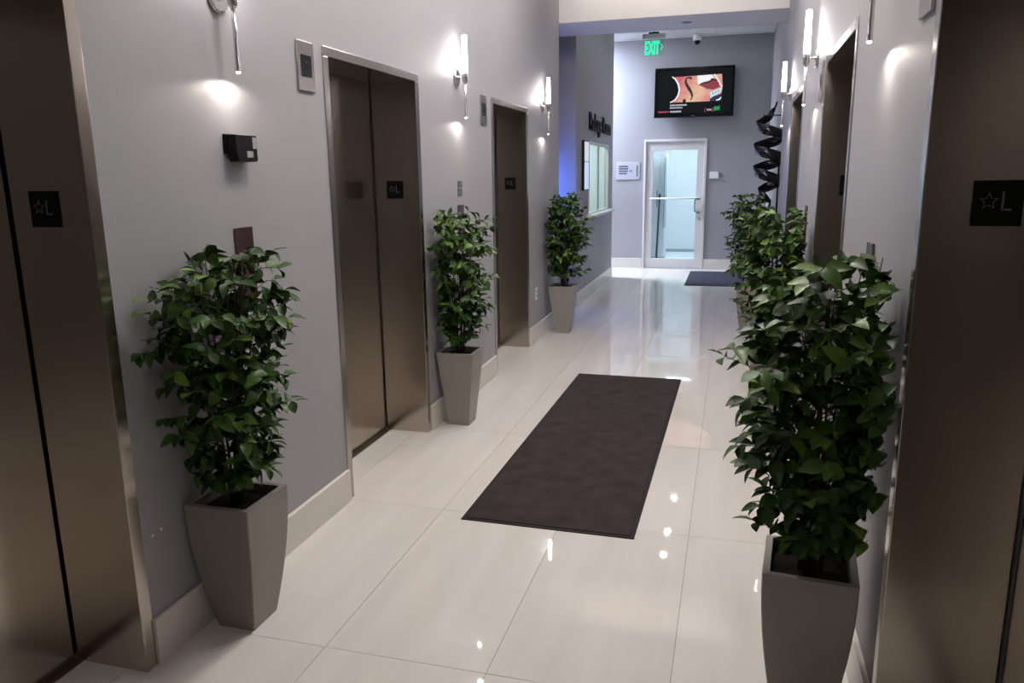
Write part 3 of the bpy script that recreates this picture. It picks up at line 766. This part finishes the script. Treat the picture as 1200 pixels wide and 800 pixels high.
pq = thing('wall_plaque', 'grey plaque with dark text lines left of the glass door', 'plaque', (-1.757, YF, 1.665))
MB().box(-0.20, 0.20, -0.012, 0, -0.145, 0.145).build('plate', 'plaque_grey', pq, 0.003)
for k, (x1, z) in enumerate(((0.0, 0.075), (-0.0, 0.035), (0.0, -0.005), (-0.02, -0.045))):
    MB().box(-0.16, x1, -0.0135, -0.012, z - 0.012, z + 0.012).build('text_line', 'plaque_ink', pq)
MB().box(0.145, 0.165, -0.0135, -0.012, -0.10, 0.09).build('text_line', 'plaque_ink', pq)
MB().box(0.03, 0.065, -0.0135, -0.012, -0.015, 0.01).build('text_line', 'plaque_ink', pq)
cr = thing('card_reader', 'small white card reader right of the glass door', 'card reader', (-0.325, YF, 1.575))
MB().box(-0.075, 0.075, -0.022, 0, -0.056, 0.056).build('body', 'plastic_white', cr, 0.004)
MB().tube([(0.045, -0.022, 0.03), (0.045, -0.024, 0.03)], 0.006, 10).build('indicator', 'label_grey', cr)

# ------------------------------------------------------------------ mats
def mat_(label, x0, x1, y0, y1, pile, rot=0.0):
    cx, cy = (x0 + x1) / 2, (y0 + y1) / 2
    root = thing('floor_mat', label, 'mat', (cx, cy, 0)); root.rotation_euler.z = rot
    hx, hy = (x1 - x0) / 2, (y1 - y0) / 2; t = 0.022
    for n_, q in enumerate(((-hx, hx, -hy, -hy + t), (-hx, hx, hy - t, hy), (-hx, -hx + t, -hy + t, hy - t), (hx - t, hx, -hy + t, hy - t))):
        MB().box(*q, 0.0005, 0.004).build('rubber_edge', 'mat_rubber', root)
    MB().box(-hx + t, hx - t, -hy + t, hy - t, 0.0005, 0.008).build('pile', pile, root, 0.002)
mat_('long dark brown floor mat lying along the middle of the corridor', -1.19, -0.352, 3.285, 6.17, 'mat_pile', math.radians(-0.6))
mat_('dark blue-grey door mat in front of the far glass door', -0.64, 0.27, 11.57, 13.29, 'mat_pile_blue')

# ------------------------------------------------------------------ twisted metal sculpture
sc_ = thing('spiral_sculpture', 'dark twisted metal ribbon sculpture on the far right wall', 'sculpture', (0.35, 9.0, 1.25))
rib = MB(); NS = 170
for i in range(NS + 1):
    t = i / NS
    z = 1.08 * t
    if t < 0.25: env = 0.035 + 0.095 * (t / 0.25) ** 1.3
    elif t < 0.80: env = 0.130 + 0.018 * math.sin((t - 0.25) / 0.55 * math.pi)
    else: env = 0.130 - 0.085 * ((t - 0.80) / 0.20) ** 0.8
    a = -2 * math.pi * (4.6 * t if t < 0.8 else 4.6 * 0.8 + (t - 0.8) * 2.2) + 0.9
    wv = 0.056 if 0.15 < t < 0.9 else 0.024 + 0.032 * (t / 0.15 if t <= 0.15 else (1 - t) / 0.10)
    th = 0.004
    tw = 0.45 * math.sin(2 * a + 0.6)
    for (dr, dz) in ((-th, -wv), (th, -wv), (th, wv), (-th, wv)):
        rr = env + dr + dz * tw
        rib.v.append((rr * math.cos(a), rr * math.sin(a), z + dz))
for i in range(NS):
    for k in range(4):
        rib.f.append((i * 4 + k, i * 4 + (k + 1) % 4, (i + 1) * 4 + (k + 1) % 4, (i + 1) * 4 + k)); rib.sm.append(True)
rib.f += [(3, 2, 1, 0), (NS * 4, NS * 4 + 1, NS * 4 + 2, NS * 4 + 3)]; rib.sm += [False, False]
rib.build('ribbon', 'sculpt_metal', sc_)
MB().tube([(0.11, 0.02, -0.35), (0.11, 0.02, 0.5)], 0.010, 8).build('support_rod', 'sculpt_metal', sc_)
for z in (-0.2, 0.96):
    MB().tube([(0.17, 0.0, z), (-0.08 if z > 0 else 0.10, 0.0, z)], 0.007, 8).build('wall_pin', 'sculpt_metal', sc_)
MB().tube([(0.17, 0.02, 0.3), (0.10, 0.02, 0.3)], 0.012, 8).build('wall_pin', 'sculpt_metal', sc_)

# small red carton on the floor behind the right plants
rc = thing('red_box', 'small red box on the floor behind the nearest right plant', 'box', (0.30, 6.98, 0))
MB().box(-0.125, 0.125, -0.06, 0.06, 0.0005, 0.075).build('carton', 'red_card', rc, 0.002)
MB().box(-0.127, 0.127, -0.062, 0.062, 0.06, 0.083).build('lid', 'red_card', rc, 0.002)

# ------------------------------------------------------------------ potted ficus plants
def leaf_mesh(idx, L_, W_, fold, droop):
    mb = MB()
    prof = [0.0, 0.62, 1.0, 0.86, 0.45, 0.0]
    ts = [0.0, 0.16, 0.40, 0.64, 0.85, 1.0]
    for t, w in zip(ts, prof):
        x = t * L_; zc = -droop * t * t * L_
        if w == 0.0: mb.v.append((x, 0, zc))
        else: mb.v += [(x, w * W_, zc + fold * w * W_), (x, 0, zc), (x, -w * W_, zc + fold * w * W_)]
    F = [(0, 2, 1), (0, 3, 2)]
    for r in range(3):
        a = 1 + 3 * r; c = a + 3
        F += [(a, a + 1, c + 1, c), (a + 1, a + 2, c + 2, c + 1)]
    F += [(10, 11, 13), (11, 12, 13)]
    # short petiole
    b_ = len(mb.v)
    mb.v += [(-0.014, 0.0009, 0.003), (-0.014, -0.0009, 0.003), (0.002, 0.0009, 0), (0.002, -0.0009, 0)]
    F += [(b_, b_ + 1, b_ + 3, b_ + 2)]
    mb.f = F; mb.sm = [True] * len(F)
    return mb.mesh('leaf', 'leaf', recalc=False)
LEAVES = [leaf_mesh(i, l, w, f, d) for i, (l, w, f, d) in enumerate(((0.064, 0.0205, 0.35, 0.30), (0.058, 0.0200, 0.22, 0.15), (0.067, 0.0205, 0.45, 0.45), (0.054, 0.0185, 0.30, 0.55)))]

def planter(root, top, bot, h, curved, mat):
    prof = []
    for k in range(9):
        t = k / 8
        if curved: w = bot + (top - bot) * math.sin(t * math.pi / 2) ** 0.95
        else: w = bot + (top - bot) * t
        prof.append((w, t * h))
    ch = 0.004
    mb = MB()
    def ring(w, z):
        b_ = len(mb.v)
        mb.v += [(-w + ch, -w, z), (w - ch, -w, z), (w, -w + ch, z), (w, w - ch, z), (w - ch, w, z), (-w + ch, w, z), (-w, w - ch, z), (-w, -w + ch, z)]
        return b_
    rs = [ring(w, z) for w, z in prof]
    lip = 0.021
    rs.append(ring(top - lip, h)); rs.append(ring(top - lip - 0.002, h - 0.075))
    for a, c in zip(rs[:-1], rs[1:]):
        for k in range(8):
            mb.f.append((a + k, a + (k + 1) % 8, c + (k + 1) % 8, c + k)); mb.sm.append(False)
    mb.f.append(tuple(rs[0] + k for k in range(7, -1, -1))); mb.f.append(tuple(rs[-1] + k for k in range(8))); mb.sm += [False, False]
    mb.build('planter', mat, root)
    si = top - lip - 0.0015
    so = MB(); n = 10; rnd = random.Random(int(top * 9999))
    for i in range(n + 1):
        for j in range(n + 1):
            e_ = (i in (0, n) or j in (0, n))
            so.v.append((-si + 2 * si * i / n, -si + 2 * si * j / n, h - 0.035 + (0 if e_ else rnd.uniform(-0.004, 0.014))))
    for i in range(n):
        for j in range(n):
            a = i * (n + 1) + j
            so.f.append((a, a + n + 1, a + n + 2, a + 1)); so.sm.append(True)
    so.build('soil', 'soil', root)

def ficus(label, x, y, rotz, top, bot, curved, pmat, seed, env, n_stem, per_stem, xlim, leaf_scale=1.0, parts=300, offs=(0, 0)):
    """env(z) -> foliage radius at height z (z above floor); xlim: (min,max) world X the leaves may reach"""
    rnd = random.Random(seed)
    root = thing('potted_ficus', label, 'plant', (x, y, 0), group='potted ficus plants along the corridor')
    pot = thing('pot_axis', None, None) if False else None
    h = 0.5
    planter(root, top, bot, h, curved, pmat)
    for ch in list(root.children): ch.rotation_euler.z = rotz
    leaves = []; tw = MB()
    zs0, ztop = env['z0'], env['z1']
    def R(z):
        pts = env['r']
        for (za, ra), (zb, rb) in zip(pts[:-1], pts[1:]):
            if za <= z <= zb: return ra + (rb - ra) * (z - za) / (zb - za)
        return pts[-1][1] if z > pts[-1][0] else pts[0][1]
    def clampx(p):
        wx = p.x + x
        if wx < xlim[0]: p.x = xlim[0] - x + abs(rnd.gauss(0, 0.012))
        if wx > xlim[1]: p.x = xlim[1] - x - abs(rnd.gauss(0, 0.012))
        return p
    def add_leaf(p, d, up):
        d = d.normalized(); n_ = (up - d * up.dot(d))
        n_ = n_.normalized() if n_.length > 1e-4 else d.orthogonal().normalized()
        s_ = rnd.uniform(0.78, 1.18) * leaf_scale
        tip = p + d * 0.066 * s_
        if tip.x + x < xlim[0] + 0.004: d.x = abs(d.x) * 0.6
        if tip.x + x > xlim[1] - 0.004: d.x = -abs(d.x) * 0.6
        d = d.normalized(); n_ = (n_ - d * n_.dot(d)).normalized()
        yv = n_.cross(d)
        mtx = Matrix((( d.x, yv.x, n_.x, p.x), (d.y, yv.y, n_.y, p.y), (d.z, yv.z, n_.z, p.z), (0, 0, 0, 1))) @ Matrix.Diagonal((s_, s_, s_, 1))
        leaves.append(mtx)
    for si in range(n_stem):
        a0 = 2 * math.pi * si / n_stem + rnd.uniform(-0.3, 0.3)
        zt = ztop - abs(rnd.gauss(0, 0.09)) - (0.0 if si % 3 else 0.02)
        if si == 0: zt = ztop
        r_top = R(min(zt, ztop - 0.02)) * rnd.uniform(0.25, 0.75)
        r0 = rnd.uniform(0.010, 0.035)
        path = []
        wob = rnd.uniform(0, 6)
        for k in range(11):
            t = k / 10; z = 0.455 + (zt - 0.455) * t
            rr = r0 + (r_top - r0) * t ** 1.1
            aa = a0 + 0.25 * math.sin(3 * t + wob)
            p = Vector((rr * math.cos(aa) + offs[0] * t, rr * math.sin(aa) + offs[1] * t, z))
            path.append(clampx(p))
        MB().tube(path, [0.0055 * (1 - 0.72 * k / 10) for k in range(11)], 6).build('stem', 'bark', root)
        for q in range(per_stem):
            t = (q + rnd.uniform(0, 0.9)) / per_stem
            z = zs0 + (zt - zs0) * t
            k = (z - 0.455) / (zt - 0.455) * 10; k = max(0, min(9.999, k)); ki = int(k)
            p0 = path[ki].lerp(path[ki + 1], k - ki)
            az = a0 + rnd.gauss(0, 1.3)
            rmax = R(z); reach = max(0.03, rmax * rnd.uniform(0.62, 1.05) - Vector((p0.x, p0.y)).length * 0.75)
            up = rnd.uniform(0.15, 0.7)
            tipv = p0 + Vector((math.cos(az) * reach, math.sin(az) * reach, reach * up * 0.8))
            tipv.z = min(tipv.z, ztop)
            clampx(tipv)
            midp = p0.lerp(tipv, 0.55) + Vector((0, 0, 0.012))
            tw.tube([p0, midp, tipv], [0.0017, 0.0013, 0.0008], 4, caps=False)
            dirn = (tipv - p0).normalized()
            nl = max(3, int(round(reach / 0.027)) + 1)
            for e_ in range(nl):
                te = 0.15 + 0.85 * (e_ + 0.6) / nl
                pp = p0.lerp(midp, te / 0.55) if te < 0.55 else midp.lerp(tipv, min(1, (te - 0.55) / 0.45))
                side = 1 if e_ % 2 else -1
                hz = Vector((-dirn.y, dirn.x, 0)); hz = hz.normalized() if hz.length > 1e-3 else Vector((1, 0, 0))
                dl = dirn * rnd.uniform(0.1, 1.0) + hz * side * rnd.uniform(0.4, 1.2) + Vector((0, 0, rnd.uniform(-1.1, 0.6)))
                upv = Vector((rnd.gauss(0, 0.55), rnd.gauss(0, 0.55), 1)) + Vector((dirn.x, dirn.y, 0)) * 0.5
                add_leaf(pp.copy(), dl, upv)
            add_leaf(tipv.copy(), dirn + Vector((0, 0, rnd.uniform(-0.5, 0.2))), Vector((rnd.gauss(0, 0.3), rnd.gauss(0, 0.3), 1)))
    tag(tw.build('twigs', 'bark', root), kind='stuff')
    # the outermost leaves toward the viewer show largest: those are single parts
    cl = Vector((0 - x, 0 - y, CAM_H))
    leaves.sort(key=lambda M: (M.translation - cl).length)
    for M in leaves[:parts]:
        o = bpy.data.objects.new('leaf', rnd.choice(LEAVES)); COL.objects.link(o); o.parent = root; o.matrix_local = M
    rest = leaves[parts:]
    if rest:
        vv, ff = [], []
        for M in rest:
            me = rnd.choice(LEAVES); b_ = len(vv)
            vv += [tuple(M @ v.co) for v in me.vertices]
            ff += [tuple(b_ + i for i in p.vertices) for p in me.polygons]
        me = bpy.data.meshes.new('inner_leaves'); me.from_pydata(vv, [], ff); me.update()
        for p in me.polygons: p.use_smooth = True
        me.materials.append(MATS['leaf'])
        o = bpy.data.objects.new('leaf_mass', me); COL.objects.link(o); o.parent = root; o['kind'] = 'stuff'
    return root

ENV_A = {'z0': 0.54, 'z1': 1.39, 'r': [(0.45, 0.10), (0.62, 0.16), (0.85, 0.25), (1.05, 0.29), (1.22, 0.27), (1.33, 0.20), (1.42, 0.13)]}
ENV_B = {'z0': 0.55, 'z1': 1.40, 'r': [(0.45, 0.11), (0.65, 0.20), (0.85, 0.22), (1.05, 0.24), (1.22, 0.24), (1.34, 0.19), (1.42, 0.11)]}
ENV_C = {'z0': 0.56, 'z1': 1.44, 'r': [(0.45, 0.14), (0.62, 0.25), (0.95, 0.30), (1.15, 0.28), (1.30, 0.20), (1.45, 0.08)]}
ENV_D = {'z0': 0.56, 'z1': 1.40, 'r': [(0.45, 0.12), (0.62, 0.17), (0.82, 0.25), (1.02, 0.27), (1.15, 0.25), (1.30, 0.20), (1.42, 0.12)]}
ENV_E = {'z0': 0.56, 'z1': 1.40, 'r': [(0.45, 0.13), (0.62, 0.19), (0.82, 0.255), (1.02, 0.272), (1.15, 0.25), (1.30, 0.19), (1.42, 0.12)]}
LW = (XL + 0.028, 5.0); RW = (-5.0, XR - 0.030)
ficus('leafy ficus in a curved dark grey planter, nearest the viewer on the left', -1.708, 2.285, 0.0, 0.130, 0.076, True, 'planter_grey', 11, ENV_A, 11, 15, LW, 0.97, 300, (0.03, 0.0))
ficus('slim ficus in a pale grey planter between the second and third left lifts', -1.702, 4.735, 0.0, 0.126, 0.071, False, 'planter_pale', 23, ENV_B, 10, 16, LW, 0.95, 300, (0.0, 0.0))
ficus('dark bushy ficus in a grey planter at the far end of the left wall', -1.665, 7.86, 0.0, 0.134, 0.070, False, 'planter_pale', 37, ENV_C, 10, 18, LW, 0.9, 0, (0.02, 0))
ficus('large ficus in a curved grey planter, nearest the viewer on the right', 0.268, 2.275, math.radians(-5), 0.130, 0.076, True, 'planter_grey', 41, ENV_E, 12, 17, RW, 0.95, 300, (0.028, 0))
ficus('ficus on the right half hidden behind the nearest right plant', 0.27, 4.85, 0.0, 0.128, 0.072, True, 'planter_grey', 59, ENV_D, 10, 15, RW, 1.0, 300, (0.03, 0))
ficus('farthest ficus on the right, below the twisted sculpture', 0.20, 8.22, 0.0, 0.130, 0.072, True, 'planter_grey', 67, ENV_A, 10, 15, RW, 0.95, 0, (0, 0))
